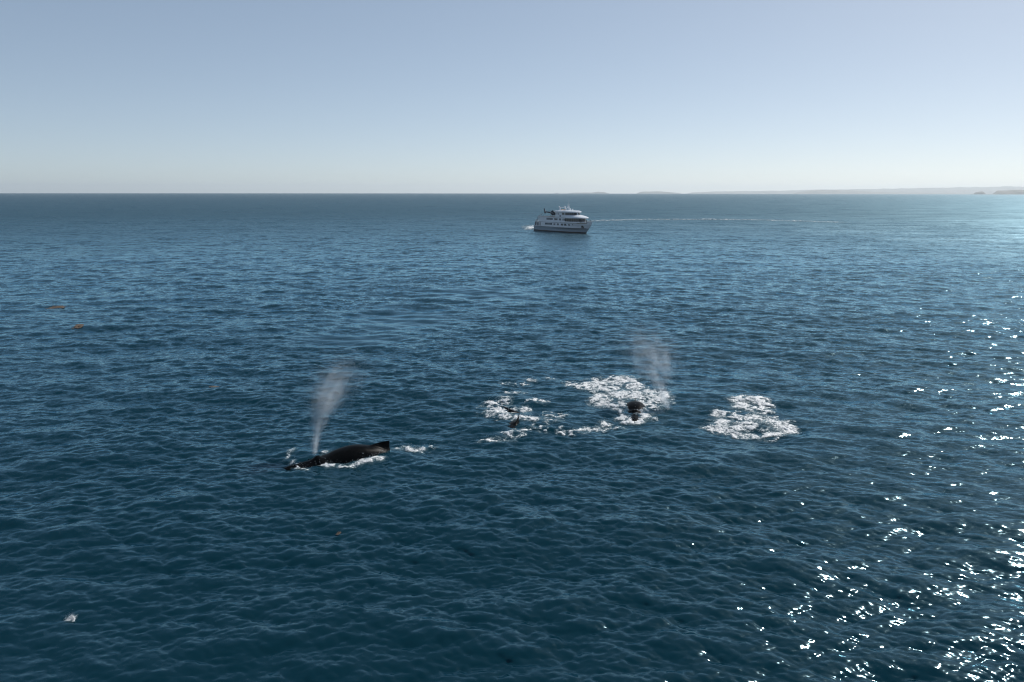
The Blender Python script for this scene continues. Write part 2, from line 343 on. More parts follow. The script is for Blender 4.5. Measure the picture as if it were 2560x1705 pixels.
FOAM_BLOBS = {    # floating froth: x, y, radius across, radius along, strength (metres on the sea)
    'w1': [(-15.5, 62.12, 0.46, 0.38, 0.9), (-14.76, 61.74, 0.52, 0.29, 0.8), (-13.94, 61.55, 0.52, 0.29, 0.8), (-13.26, 61.74, 0.52, 0.34, 1), (-12.64, 62.23, 0.53, 0.44, 1.1), (-12.02, 62.82, 0.59, 0.54, 1.2), (-11.35, 63.52, 0.6, 0.5, 1.1), (-18.73, 64.11, 0.17, 0.72, 0.9), (-18.63, 65.26, 0.24, 0.53, 0.7), (-18.13, 62.31, 0.19, 0.59, 0.8), (-17.57, 61.54, 0.33, 0.57, 1.0), (-16.92, 61.16, 0.33, 0.38, 0.8), (-16.5, 60.79, 0.19, 0.28, 1), (-10.04, 66.04, 0.55, 0.33, 1), (-9.38, 66.26, 0.56, 0.44, 1), (-8.45, 65.83, 0.69, 0.43, 1.05), (-7.71, 66.27, 0.63, 0.44, 0.9), (-7.17, 66.82, 0.42, 0.45, 0.55), (-13.02, 66.25, 0.27, 0.33, 0.8), (-15.95, 64.63, 0.41, 0.32, 0.9)],
    'w2': [(-2.01, 80.81, 0.93, 1.43, 0.9), (-1.21, 78.34, 1.22, 1.35, 1.0), (-0.76, 82.77, 0.77, 1.33, 0.7), (0.01, 85.35, 0.97, 0.88, 0.65), (-2.2, 77.15, 0.88, 0.88, 0.9), (-0.7, 75.59, 0.71, 0.84, 0.95), (0.6, 75.17, 0.55, 0.84, 0.85), (1.57, 74.76, 0.86, 0.55, 0.85), (1.37, 79.26, 0.41, 1.38, 1.15), (-0.16, 79.26, 0.75, 1.07, 0.8), (2.78, 82.13, 0.93, 0.82, 0.7), (0.38, 70.47, 0.96, 0.74, 0.7), (-0.42, 69.03, 0.94, 0.59, 0.75), (-1.96, 68.43, 0.86, 0.41, 0.85), (1.12, 70.97, 0.52, 0.62, 0.6), (2.45, 71.86, 0.75, 1.02, 0.5), (4.2, 76.6, 0.95, 1.44, 0.5), (3.78, 73.82, 0.77, 1.07, 0.45), (0.94, 90.0, 0.83, 0.59, 0.7), (2.13, 91.6, 0.67, 0.61, 0.65), (4.62, 93.25, 0.58, 0.63, 0.65), (-0.83, 90.38, 0.65, 0.79, 0.45)],
    'w3': [(7.42, 89.64, 1.11, 1.36, 0.85), (8.96, 88.88, 1.57, 1.53, 1.1), (11.26, 90.84, 1.69, 1.8, 1.05), (13.25, 91.65, 1.61, 1.62, 1.1), (13.96, 88.53, 1.01, 1.89, 1.1), (10.83, 87.2, 1.81, 1.29, 0.85), (9.64, 84.52, 0.88, 1.39, 0.8), (12.05, 84.53, 1.31, 1.73, 1.0), (9.37, 81.99, 1.02, 1.63, 1.0), (10.18, 79.92, 0.83, 1.25, 1.0), (10.77, 78.1, 0.65, 1.2, 0.85), (10.88, 75.92, 0.79, 0.85, 0.75), (11.81, 75.5, 1.18, 0.7, 0.85), (13.17, 76.64, 0.8, 0.86, 0.85), (14.0, 80.41, 1.0, 1.89, 1.05), (15.47, 82.85, 1.21, 1.67, 1.1), (16.43, 84.55, 0.79, 1.38, 1.0), (15.27, 85.42, 0.88, 1.41, 0.75), (13.58, 84.54, 1.06, 2.43, 0.8), (13.01, 78.11, 0.56, 1.49, 0.9), (11.77, 81.52, 0.59, 2.27, 0.8)],
    'w5': [(5.2, 70.86, 0.81, 0.75, 0.9), (6.34, 71.24, 0.89, 0.75, 0.9), (7.54, 72.13, 0.91, 0.77, 0.8), (8.84, 73.58, 0.61, 1.06, 0.75), (8.31, 72.27, 0.76, 0.77, 0.6), (10.08, 72.79, 0.76, 0.78, 0.5)],
    'w4': [(23.72, 82.39, 0.6, 0.83, 0.9), (24.89, 82.73, 1.03, 1.0, 1.1), (25.98, 82.07, 0.85, 1.15, 1.1), (26.37, 80.31, 0.58, 1.11, 1.0), (24.1, 79.99, 1.09, 1.24, 0.95), (25.03, 78.91, 1.07, 1.37, 1.05), (20.99, 77.55, 0.88, 0.88, 0.95), (20.33, 74.98, 0.78, 1.1, 1.1), (19.53, 73.36, 0.92, 0.93, 1.15), (20.21, 72.32, 0.98, 0.77, 1.05), (21.71, 73.63, 0.92, 1.07, 0.85), (23.15, 75.55, 0.79, 0.98, 1.05), (23.13, 73.91, 0.55, 0.67, 1.1), (24.8, 75.56, 1.19, 1.4, 0.85), (25.28, 74.59, 1.01, 1.64, 0.85), (25.94, 73.65, 1.0, 1.61, 1.1), (26.35, 72.6, 0.68, 1.04, 1.1), (24.6, 71.32, 1.12, 1.01, 1.1), (23.0, 70.94, 1.11, 0.99, 0.85), (21.43, 71.3, 0.9, 0.75, 0.8), (22.28, 76.4, 0.72, 1.15, 0.8), (26.39, 77.43, 0.2, 0.44, 0.9)],
    'splash': [(-23.2, 38.4, 0.2, 0.26, 1.0), (-23.02, 38.25, 0.15, 0.18, 0.9), (-23.28, 38.55, 0.1, 0.15, 0.9)],
    'stern': [(10.81, 485.98, 2.42, 15.92, 1.0), (9.92, 502.38, 2.0, 14.17, 1), (13.13, 491.4, 1.47, 13.56, 1.05), (8.51, 508.06, 1.52, 8.69, 0.7), (12.96, 514.04, 2.05, 11.85, 0.9)],
    'stem': [(38.91, 420.24, 1.05, 3.97, 0.8), (40.03, 414.4, 1.04, 3.09, 0.6)],
}
def blob_field(x, y, blobs, warp):
    xw = x + warp * (vnoise(x / 0.9 + 9, y / 1.3, 3) - .5) * 2; yw = y + warp * 1.8 * (vnoise(x / 1.1, y / 1.6 + 40, 4) - .5) * 2
    d = np.zeros_like(x)
    for cx, cy, rx, ry, k in blobs:
        q = ((xw - cx) / rx) ** 2 + ((yw - cy) / ry) ** 2
        d = np.maximum(d, k * np.exp(-0.85 * q))
    return d

def foam(name, blobs, label, cell=(0.06, 0.09), gain=1.0, mat=None, edge=-0.35, lace=1.0, warp=0.35, lift=0.035, drops=0, seed=5, scale=1.0, dist_fade=None):
    b = np.array(blobs)
    x0, x1 = (b[:, 0] - 1.9 * b[:, 2]).min(), (b[:, 0] + 1.9 * b[:, 2]).max()
    y0, y1 = (b[:, 1] - 1.9 * b[:, 3]).min(), (b[:, 1] + 1.9 * b[:, 3]).max()
    gx = np.arange(x0, x1, cell[0]); gy = np.arange(y0, y1, cell[1])
    xx, yy = np.meshgrid(gx, gy, indexing='xy')
    d = blob_field(xx, yy, blobs, warp * scale)
    n1 = vnoise(xx / (0.75 * scale), yy / (1.0 * scale), seed); n2 = vnoise(xx / (0.34 * scale) + 7, yy / (0.38 * scale), seed + 1); n3 = vnoise(xx / (0.16 * scale), yy / (0.16 * scale) + 3, seed + 2)
    rid = 1 - np.abs(2 * (0.55 * n1 + 0.45 * n2) - 1) * 1.9          # bubbly threads round open cells
    c = np.minimum(gain * d, 0.76) - 0.42 + lace * (0.40 * (rid - 0.42) + 0.60 * (n2 - 0.5) + 0.45 * (n3 - 0.5))
    p, _, _ = sea(xx.ravel(), yy.ravel(), sea_spacing(xx.ravel(), yy.ravel()))
    p[:, 2] += lift + (np.clip(c, 0, 0.6) * (0.13 * n3 + 0.06 * n2)).ravel() * min(scale, 2.0)
    nr, nc = xx.shape
    f = grid_faces(nr, nc)
    cr = c.ravel()
    keep = (cr[f].max(axis=1) > edge) & (d.ravel()[f].max(axis=1) > 0.10)
    f = f[keep]
    used = np.unique(f); remap = np.full(nr * nc, -1); remap[used] = np.arange(len(used))
    P = p[used]; F = remap[f]; cov = cr[used]
    if drops:                                                        # flung drops above the froth
        rg = np.random.default_rng(seed + 9)
        idx = rg.choice(len(P), drops, p=np.clip(cov, 0.01, 1) ** 2 / (np.clip(cov, 0.01, 1) ** 2).sum())
        k_ = min(1.0, scale * 1.1)
        q = P[idx] + np.stack([rg.normal(0, .15, drops) * k_, rg.normal(0, .15, drops) * k_, np.minimum(rg.exponential(0.16, drops), .5) * k_ + 0.03], -1)
        s = rg.uniform(0.012, 0.04, drops)[:, None] * min(1.0, scale * 1.1)
        o4 = np.array([[1, 0, -.4], [-1, .2, -.4], [0, -1, .3], [0, .4, 1]])
        V = (q[:, None, :] + o4[None] * s[:, :, None]).reshape(-1, 3)
        k = len(P) + np.arange(drops)[:, None] * 4
        F4 = np.concatenate([np.concatenate([k, k + 1, k + 3, k + 2], 1), np.concatenate([k, k + 2, k + 1, k + 3], 1)])
        P = np.concatenate([P, V]); F = np.concatenate([F, F4]); cov = np.concatenate([cov, np.ones(len(V))])
    me = quad_mesh(name, P, F); float_attr(me, 'cover', cov)
    o = link(name, me, mat or FOAM); tag(o, label, 'foam')
    return o

foam('foam_trail', FOAM_BLOBS['w1'], 'white foam line lapping along the flank of the long dark whale', lace=0.75, warp=0.22, drops=260, seed=21)
foam('foam_patch', FOAM_BLOBS['w2'], 'broken lacy foam scattered around the small upright dorsal fin', lace=1.25, drops=500, seed=31)
foam('foam_patch', FOAM_BLOBS['w3'], 'large ring of white foam around the whale head facing the camera', gain=1.2, lace=1.05, drops=900, seed=41)
foam('foam_streak', FOAM_BLOBS['w5'], 'thin ragged foam streak in front of the large foam ring', lace=1.2, drops=150, seed=51)
foam('foam_patch', FOAM_BLOBS['w4'], 'rightmost white foam patch, triangular, with open water to its right', gain=1.25, lace=1.05, drops=900, seed=61)
foam('splash', FOAM_BLOBS['splash'], 'tiny white breaking splash alone in the dark lower left water', cell=(0.025, 0.035), gain=1.1, lace=0.75, warp=0.06, drops=420, seed=71, scale=0.35)
foam('stern_wash', FOAM_BLOBS['stern'], 'white propeller wash spreading behind the stern of the ship', cell=(0.35, 1.2), lace=0.7, warp=1.0, lift=0.25, seed=81, scale=4.0)
WAKE = [(60.05, 601.91), (73.74, 618.97), (87.92, 632.53), (101.71, 640.21), (118.4, 644.46), (134.92, 646.89), (154.37, 647.58), (172.87, 644.53), (189.58, 636.04), (204.43, 623.4), (218.71, 611.24), (230.9, 595.55), (241.12, 584.35)]
wk = []
for i in range(len(WAKE) - 1):
    (xa, ya), (xb, yb) = WAKE[i], WAKE[i + 1]
    for t in np.linspace(0, 1, 8, endpoint=False):
        g = (i + t) / (len(WAKE) - 1)
        wk.append((xa + (xb - xa) * t, ya + (yb - ya) * t, 3.0, 3.8 + 2.0 * g, 0.95 - 0.24 * g))
foam('wake_line', wk, 'long thin pale wake curving across the sea right of the ship', cell=(0.5, 0.8), lace=0.5, warp=1.5, lift=0.25, seed=91, scale=5.0)

# ------------------------------------------------------------------ whales
def whale_skin():
    m = new_mat('whale_skin', (0.012, 0.013, 0.015), 0.34, ior=1.10, spec=0.3)
    nt = m.node_tree; n = nt.nodes; l = nt.links; b = n['Principled BSDF']
    tc = n.new('ShaderNodeTexCoord')
    t = n.new('ShaderNodeTexNoise'); t.inputs['Scale'].default_value = 3.5; t.inputs['Detail'].default_value = 8; l.new(tc.outputs['Object'], t.inputs['Vector'])
    r = n.new('ShaderNodeValToRGB'); e = r.color_ramp.elements
    e[0].position = .40; e[0].color = (0.0025, 0.003, 0.0035, 1); e[1].position = .78; e[1].color = (0.008, 0.0085, 0.009, 1)
    l.new(t.outputs[0], r.inputs[0])
    # pale scarred band on the flank in front of the dorsal fin
    v = n.new('ShaderNodeTexNoise'); v.inputs['Scale'].default_value = 14; v.inputs['Detail'].default_value = 5; l.new(tc.outputs['Object'], v.inputs['Vector'])
    sx = n.new('ShaderNodeSeparateXYZ'); l.new(tc.outputs['Object'], sx.inputs[0])
    gx = n.new('ShaderNodeMapRange'); gx.inputs[1].default_value = -6.0; gx.inputs[2].default_value = -7.6; l.new(sx.outputs['X'], gx.inputs[0])
    gz = n.new('ShaderNodeMapRange'); gz.inputs[1].default_value = -8.9; gz.inputs[2].default_value = -8.2; l.new(sx.outputs['X'], gz.inputs[0])
    m1 = n.new('ShaderNodeMath'); m1.operation = 'MULTIPLY'; l.new(gx.outputs[0], m1.inputs[0]); l.new(gz.outputs[0], m1.inputs[1])
    th = n.new('ShaderNodeMapRange'); th.inputs[1].default_value = .48; th.inputs[2].default_value = .66; l.new(v.outputs[0], th.inputs[0])
    gq = n.new('ShaderNodeMapRange'); gq.inputs[1].default_value = 0.62; gq.inputs[2].default_value = 0.30; l.new(sx.outputs['Z'], gq.inputs[0])
    m1b = n.new('ShaderNodeMath'); m1b.operation = 'MULTIPLY'; l.new(m1.outputs[0], m1b.inputs[0]); l.new(gq.outputs[0], m1b.inputs[1])
    m2 = n.new('ShaderNodeMath'); m2.operation = 'MULTIPLY'; l.new(m1b.outputs[0], m2.inputs[0]); l.new(th.outputs[0], m2.inputs[1])
    mx = n.new('ShaderNodeMix'); mx.data_type = 'RGBA'; mx.inputs[7].default_value = (0.07, 0.07, 0.07, 1)
    l.new(m2.outputs[0], mx.inputs[0]); l.new(r.outputs[0], mx.inputs[6]); l.new(mx.outputs[2], b.inputs['Base Color'])
    bp = n.new('ShaderNodeBump'); bp.inputs['Strength'].default_value = .35; bp.inputs['Distance'].default_value = .03; l.new(t.outputs[0], bp.inputs['Height']); l.new(bp.outputs[0], b.inputs['Normal'])
    return m
SKIN = whale_skin()

def whale_mesh(bend):
    """humpback, nose at the origin, body along -X, 12.5 m"""
    st = np.array([  # s, top, bottom, half width
        (0.00, -.20, -.30, .06), (0.12, -.10, -.42, .22), (0.40, .00, -.62, .46), (1.0, .09, -.90, .72), (1.8, .17, -1.12, .92), (2.35, .26, -1.25, 1.02),
        (2.75, .46, -1.34, 1.08), (3.05, .47, -1.40, 1.12), (3.5, .50, -1.48, 1.18), (4.2, .74, -1.56, 1.28), (5.0, .92, -1.58, 1.34), (6.0, 1.00, -1.48, 1.30),
        (7.0, .97, -1.28, 1.15), (7.8, .90, -1.08, .98), (8.6, .78, -.86, .80), (9.4, .60, -.62, .60), (10.2, .44, -.36, .42), (10.9, .32, -.18, .28), (11.5, .24, -.06, .20), (12.0, .18, .04, .12), (12.15, .13, .09, .03)])
    ss = np.concatenate([np.linspace(0, 0.5, 8), np.linspace(0.6, 7.0, 44), np.linspace(7.06, 9.0, 44), np.linspace(9.1, 12.15, 24)])
    def cr(col):                                    # smooth interpolation of the station table
        x = st[:, 0]; y = st[:, col]; d = np.gradient(y, x)
        k = np.clip(np.searchsorted(x, ss, side='right') - 1, 0, len(x) - 2)
        h = x[k + 1] - x[k]; t = (ss - x[k]) / h
        return (2*t**3-3*t**2+1)*y[k] + (t**3-2*t**2+t)*h*d[k] + (-2*t**3+3*t**2)*y[k+1] + (t**3-t**2)*h*d[k+1]
    top, bot, hw = cr(1), cr(2), np.maximum(cr(3), .02)
    sag = -bend * np.clip(ss - 5.5, 0, 9) ** 1.7        # arched tail
    top = top + sag; bot = bot + sag
    sag_tail = float(sag[-8])
    base = np.linspace(0, 2 * math.pi, 45)[:-1]
    ang = np.array(sorted(set(np.round(np.concatenate([base[np.abs(base - math.pi / 2) > 0.2], math.pi / 2 + np.radians([-13, -9, -6, -4, -2.5, -1.2, 0, 1.2, 2.5, 4, 6, 9, 13])]), 5))))       # many points near the back ridge
    rows = []
    for s, tp, bt, w in zip(ss, top, bot, hw):
        cz = bt + (tp - bt) * (0.42 if s > 3 else 0.42 + 0.2 * (1 - s / 3))
        ring = []
        for a in ang:
            ca, sa = math.cos(a), math.sin(a)           # a = 90 deg is the back
            e = 0.86 if sa > 0 else 0.92
            y = w * math.copysign(abs(ca) ** e, ca)
            z = cz + (tp - cz if sa > 0 else cz - bt) * math.copysign(abs(sa) ** (0.9 if s > 3 else 0.75), sa)
            lean = 0.0
            if sa > 0:
                narrow = math.exp(-(ca / 0.075) ** 2)
                # dorsal fin: long low front edge on a hump, hooked tip, hollow back edge
                f = 0.0
                if 6.8 < s < 8.62:
                    q = (s - 6.8) / 1.58
                    f = 0.74 * (q ** 1.4 if q < 1 else max(0.0, 1 - ((q - 1) / 0.18) ** 0.55))
                    z += f * narrow; lean = 0.32 * f * narrow
                    y *= 1 - 0.55 * narrow * min(1, f * 2)
                    z += 0.10 * math.exp(-(ca / .38) ** 2) * math.sin(math.pi * min(1, q / 1.18))
                # splash guard in front of the blowholes, and the ridge along the rostrum
                z += 0.16 * math.exp(-((s - 2.72) / .28) ** 2) * math.exp(-(ca / .26) ** 2) - 0.06 * math.exp(-((s - 3.15) / .2) ** 2) * math.exp(-(ca / .2) ** 2)
                if s < 2.5: z += 0.05 * math.exp(-(ca / .16) ** 2) * min(1, s)
                # knuckles along the tail stock
                if s > 8.7: z += 0.035 * narrow * max(0, math.sin((s - 8.7) * 2 * math.pi / .34))
            ring.append((-s - lean, y, z))
        rows.append(ring)
    V = np.array(rows).reshape(-1, 3)
    n = len(ang)
    F = []
    for r in range(len(ss) - 1):
        for c in range(n):
            F.append((r * n + c, (r + 1) * n + c, (r + 1) * n + (c + 1) % n, r * n + (c + 1) % n))
    bm = bmesh.new()
    vs = [bm.verts.new(v) for v in V]
    for f in F: bm.faces.new([vs[i] for i in f])
    bm.faces.new([vs[i] for i in range(n)]); bm.faces.new([vs[(len(ss) - 1) * n + i] for i in range(n)][::-1])
    # tubercles on the rostrum
    rnd = random.Random(4)
    for k in range(26):
        s = 0.5 + 1.9 * rnd.random(); sd = rnd.choice((-1, 0, 1)); w = np.interp(s, ss, hw)
        y = sd * w * rnd.uniform(.55, .8); z = np.interp(s, ss, top) - (0.10 if sd else -0.03)
        bmesh.ops.create_icosphere(bm, subdivisions=1, radius=rnd.uniform(.035, .06), matrix=Matrix.Translation((-s, y, z)))
    def plate(outline, t0, mat):                      # a tapering fin from an outline, welded as a closed shell
        up = []; dn = []
        cx = sum(p[0] for p in outline) / len(outline); cy = sum(p[1] for p in outline) / len(outline)
        for x, y in outline:
            up.append(bm.verts.new(mat @ Vector((x, y, 0.012)))); dn.append(bm.verts.new(mat @ Vector((x, y, -0.012))))
        cu = bm.verts.new(mat @ Vector((cx, cy, t0))); cd = bm.verts.new(mat @ Vector((cx, cy, -t0)))
        k = len(outline)
        for i in range(k):
            j = (i + 1) % k
            bm.faces.new((up[i], up[j], cu)); bm.faces.new((dn[j], dn[i], cd)); bm.faces.new((dn[i], dn[j], up[j], up[i]))
    for sd in (1, -1):
        fl = [(-11.35, .05), (-11.55, .6), (-11.9, 1.25), (-12.35, 1.8), (-12.75, 2.15), (-12.72, 1.85), (-12.6, 1.4), (-12.5, .9), (-12.45, .45), (-12.25, .05)]
        plate([(x, y * sd) for x, y in (fl if sd > 0 else fl[::-1])], 0.09, Matrix.Translation((0, 0, .12 + sag_tail)))
        fp = [(-3.4, .2), (-3.9, .75), (-5.0, 1.3), (-6.4, 1.8), (-7.2, 1.95), (-6.8, 1.55), (-5.6, .95), (-4.6, .4), (-4.2, .1)]
        plate([(x, (y + 1.0) * sd) for x, y in (fp if sd > 0 else fp[::-1])], 0.10, Matrix.Translation((0, 0, -1.0)))
    bmesh.ops.recalc_face_normals(bm, faces=bm.faces)
    for f in bm.faces: f.smooth = True
    me = bpy.data.meshes.new('whale'); bm.to_mesh(me); bm.free(); me.materials.append(SKIN)
    return me

ARCHED, STRAIGHT = whale_mesh(0.10), whale_mesh(0.0)
def whale(nose, heading, z, pitch, scale, label, roll=0.0, me=None):
    o = bpy.data.objects.new('humpback_whale', me or ARCHED); C.objects.link(o)
    o.matrix_world = Matrix.Translation((nose[0], nose[1], z)) @ Matrix.Rotation(heading, 4, 'Z') @ Matrix.Rotation(-pitch, 4, 'Y') @ Matrix.Rotation(roll, 4, 'X') @ Matrix.Scale(scale, 4)
    tag(o, label, 'whale', 'humpback whales at the surface')
    return o
whale((-18.6, 61.15), math.atan2(-4.1, -7.15), 0.02, R(1.2), 1.08, 'largest whale, long black back and dorsal fin, swimming left under a spout')
whale((-1.0, 65.9), math.atan2(-8.0, -1.3), -1.30, R(-5.0), 1.0, 'whale showing only its dark dorsal fin and a fluke tip amid broken foam', me=STRAIGHT, roll=R(-14))
whale((12.0, 75.0), math.atan2(-5.3, -0.85), 0.09, R(6.5), 1.0, 'whale with dark head facing the camera inside the large foam ring')
whale((22.6, 73.5), math.atan2(-4.0, -0.6), -0.72, R(3.0), 1.0, 'whale nearly hidden in the rightmost foam patch, only its wet back awash')

# ------------------------------------------------------------------ spouts of spray
def mist_mat():
    m = bpy.data.materials.new('spray'); m.use_nodes = True
    nt = m.node_tree; n = nt.nodes; n.remove(n['Principled BSDF'])
    d = n.new('ShaderNodeBsdfDiffuse'); d.inputs[0].default_value = (.82, .88, .93, 1)
    t = n.new('ShaderNodeBsdfTranslucent'); t.inputs[0].default_value = (.82, .88, .93, 1)
    mx = n.new('ShaderNodeMixShader'); mx.inputs[0].default_value = .5
    nt.links.new(d.outputs[0], mx.inputs[1]); nt.links.new(t.outputs[0], mx.inputs[2]); nt.links.new(mx.outputs[0], n['Material Output'].inputs['Surface'])
    return m
MIST = mist_mat()
def spout(path, count, seed, label, size=0.0078):
    """path = [(x, y, z, spread, share)] centre line of the drifting blow; a cloud of fine drops"""
    rg = np.random.default_rng(seed)
    p = np.array(path); t = np.linspace(0, len(p) - 1, 400)
    ctr = np.stack([np.interp(t, np.arange(len(p)), p[:, k]) for k in range(5)], -1)
    pr = ctr[:, 4] / ctr[:, 4].sum()
    i = rg.choice(400, count, p=pr)
    c = ctr[i]
    # a handful of streams inside the plume
    ns = 7; sa = rg.uniform(0, 2 * math.pi, ns); sr = rg.uniform(0.1, 0.9, ns)
    k = rg.integers(0, ns, count)
    off = np.stack([np.cos(sa[k]) * sr[k], np.sin(sa[k]) * sr[k], 0 * sr[k]], -1)
    q = c[:, :3] + c[:, 3:4] * (off * .12 + rg.normal(0, .46, (count, 3)) * np.array([1, 1, .8]))
    q += np.stack([vnoise(q[:, 2] / .8 + 5, q[:, 0] / .8, seed) - .5, vnoise(q[:, 2] / .8, q[:, 0] / .8 + 9, seed) - .5, 0 * q[:, 0]], -1) * c[:, 3:4] * 0.15
    clump = vnoise(q[:, 0] / .55 + 3, q[:, 2] / 1.1, seed + 5) * .6 + vnoise(q[:, 0] / .22, q[:, 2] / .8 + 8, seed + 6) * .4
    q = q[rg.random(count) < np.clip(clump * 1.5 - .05, .25, 1)]; count = len(q)
    q[:, 2] = np.maximum(q[:, 2], 0.15)
    s = size * rg.lognormal(0, .35, count)[:, None]
    o4 = np.array([[1, 0, -.5], [-.6, .8, -.5], [-.6, -.8, -.5], [0, 0, 1]])
    V = (q[:, None, :] + o4[None] * s[:, :, None]).reshape(-1, 3)
    b = np.arange(count)[:, None] * 4
    F = np.concatenate([b, b + 1, b + 3, b + 2], 1)
    o = link('whale_spout', quad_mesh('whale_spout', V, F), MIST); tag(o, label, 'spout', 'whale spouts')
    return o
spout([(-16.4, 63.2, .6, .22, .25), (-16.3, 63.9, 2.3, .55, .7), (-16.05, 64.8, 3.8, .95, 1.6), (-15.75, 65.8, 5.0, 1.35, 1.8), (-15.2, 67.0, 6.0, 2.0, 1.2), (-14.2, 68.6, 6.7, 2.8, .6)], 170000, 101,
      'tall pale misty spout rising above the head of the largest whale')
spout([(15.9, 78.6, .3, .45, .7), (15.4, 79.4, 1.6, .6, .8), (15.1, 80.4, 3.0, 1.2, .9), (15.2, 82.0, 4.4, 2.3, 2.4), (14.7, 83.6, 5.4, 2.8, 2.2), (13.9, 84.8, 6.2, 2.6, 1.1)], 190000, 102,
      'drifting misty spout above the right edge of the large foam ring')

# ------------------------------------------------------------------ floating weed
WEED = new_mat('sargassum', (0.10, 0.068, 0.042), 0.7)
def weed(x, y, rx, ry, seed, label, scale):
    rg = np.random.default_rng(seed)
    bl = [(x, y, rx, ry, 1.0)] + [(x + rg.normal(0, .5) * rx, y + rg.normal(0, .5) * ry, rx * .55, ry * .5, .9) for _ in range(5)]
    o = foam('floating_weed', bl, label, cell=(.07 * scale, .10 * scale), lace=0.8, warp=.2 * scale, lift=.06, seed=seed, scale=scale, mat=WEED, edge=0.02)
    tag(o, label, 'seaweed', 'clumps of drifting weed')
    return o
weed(-87.6, 151.7, .85, 1.2, 201, 'larger orange brown weed clump drifting far left, the farther of two', 1.5)
weed(-70.8, 128.0, .6, 1.0, 202, 'small orange brown weed clump drifting far left, the nearer of two', 1.2)
weed(-11.3, 49.1, .16, .16, 203, 'small tan weed clump drifting below the largest whale', .4)
weed(-33.9, 87.9, .28, .35, 204, 'tiny brown weed clump drifting left of the largest whale', .5)
# SHIP
# ------------------------------------------------------------------ the expedition ship
PAINT = new_mat('white_ship_paint', (0.75, 0.785, 0.82), 0.35)
LOWER = new_mat('shaded_white_hull_paint', (0.30, 0.37, 0.43), 0.4)  # white hull low down, its shade and dark sea reflection put into the colour
BOOT = new_mat('dark_antifouling', (0.025, 0.02, 0.022), 0.5)
GLASS = new_mat('dark_window_glass', (0.012, 0.018, 0.024), 0.08)
GLASS2 = new_mat('grey_tinted_window', (0.05, 0.075, 0.10), 0.15)
GAP_SHADE = new_mat('rubbing_strake_gap_shade', (0.05, 0.06, 0.07), 0.6)  # rub rails, with the shadow gaps along the deck edges painted into their colour
DECK = new_mat('teak_deck', (0.24, 0.19, 0.14), 0.8)
STEEL = new_mat('brushed_rail_steel', (0.55, 0.57, 0.58), 0.35, 0.9)
BLUE = new_mat('dark_blue_helicopter_paint', (0.012, 0.022, 0.05), 0.25)
TAN = new_mat('pale_tan_canvas', (0.5, 0.38, 0.3), 0.8)
DARKM = new_mat('dark_machinery', (0.03, 0.035, 0.04), 0.6)
GOLD = new_mat('emblem_dark_blue', (0.02, 0.04, 0.07), 0.4)

SHIP = empty('expedition_ship', (28.6, 446.5, -446.0 ** 2 * CURV), math.atan2(-0.842, 0.54))
tag(SHIP, 'white three deck expedition ship with a helicopter on its aft deck', 'ship')

class MB:
    def __init__(self): self.v = []; self.f = []
    def box(self, x0, x1, y0, y1, z0, z1):
        k = len(self.v)
        self.v += [(x, y, z) for z in (z0, z1) for y in (y0, y1) for x in (x0, x1)]
        self.f += [tuple(k + i for i in q) for q in ((0, 2, 3, 1), (4, 5, 7, 6), (0, 1, 5, 4), (2, 6, 7, 3), (0, 4, 6, 2), (1, 3, 7, 5))]
        return self
    def tube(self, a, b, r0, r1=None, n=8):
        r1 = r0 if r1 is None else r1
        a = Vector(a); b = Vector(b); d = (b - a).normalized(); u = d.orthogonal().normalized(); w = d.cross(u)
        k = len(self.v)
        for p, r in ((a, r0), (b, r1)):
            self.v += [tuple(p + (u * math.cos(t) + w * math.sin(t)) * r) for t in [2 * math.pi * i / n for i in range(n)]]
        self.f += [(k + i, k + (i + 1) % n, k + n + (i + 1) % n, k + n + i) for i in range(n)] + [tuple(k + i for i in range(n))[::-1], tuple(k + n + i for i in range(n))]
        return self
    def loft(self, rings, cap0=True, cap1=True, closed=True):
        k = len(self.v); n = len(rings[0])
        for r in rings: self.v += [tuple(p) for p in r]
        m = n if closed else n - 1
        for j in range(len(rings) - 1):
            for i in range(m):
                self.f.append((k + j * n + i, k + j * n + (i + 1) % n, k + (j + 1) * n + (i + 1) % n, k + (j + 1) * n + i))
        if cap0: self.f.append(tuple(k + i for i in range(n))[::-1])
        if cap1: self.f.append(tuple(k + (len(rings) - 1) * n + i for i in range(n)))
        return self
    def build(self, name, mat, parent=None, smooth=False, bevel=0.0):
        me = bpy.data.meshes.new(name); me.from_pydata(self.v, [], self.f); me.update()
        bm = bmesh.new(); bm.from_mesh(me); bmesh.ops.recalc_face_normals(bm, faces=bm.faces)
        if bevel: bmesh.ops.bevel(bm, geom=bm.edges[:], offset=bevel, segments=1, affect='EDGES')
        bm.to_mesh(me); bm.free()
        return link(name, me, mat, parent, smooth)

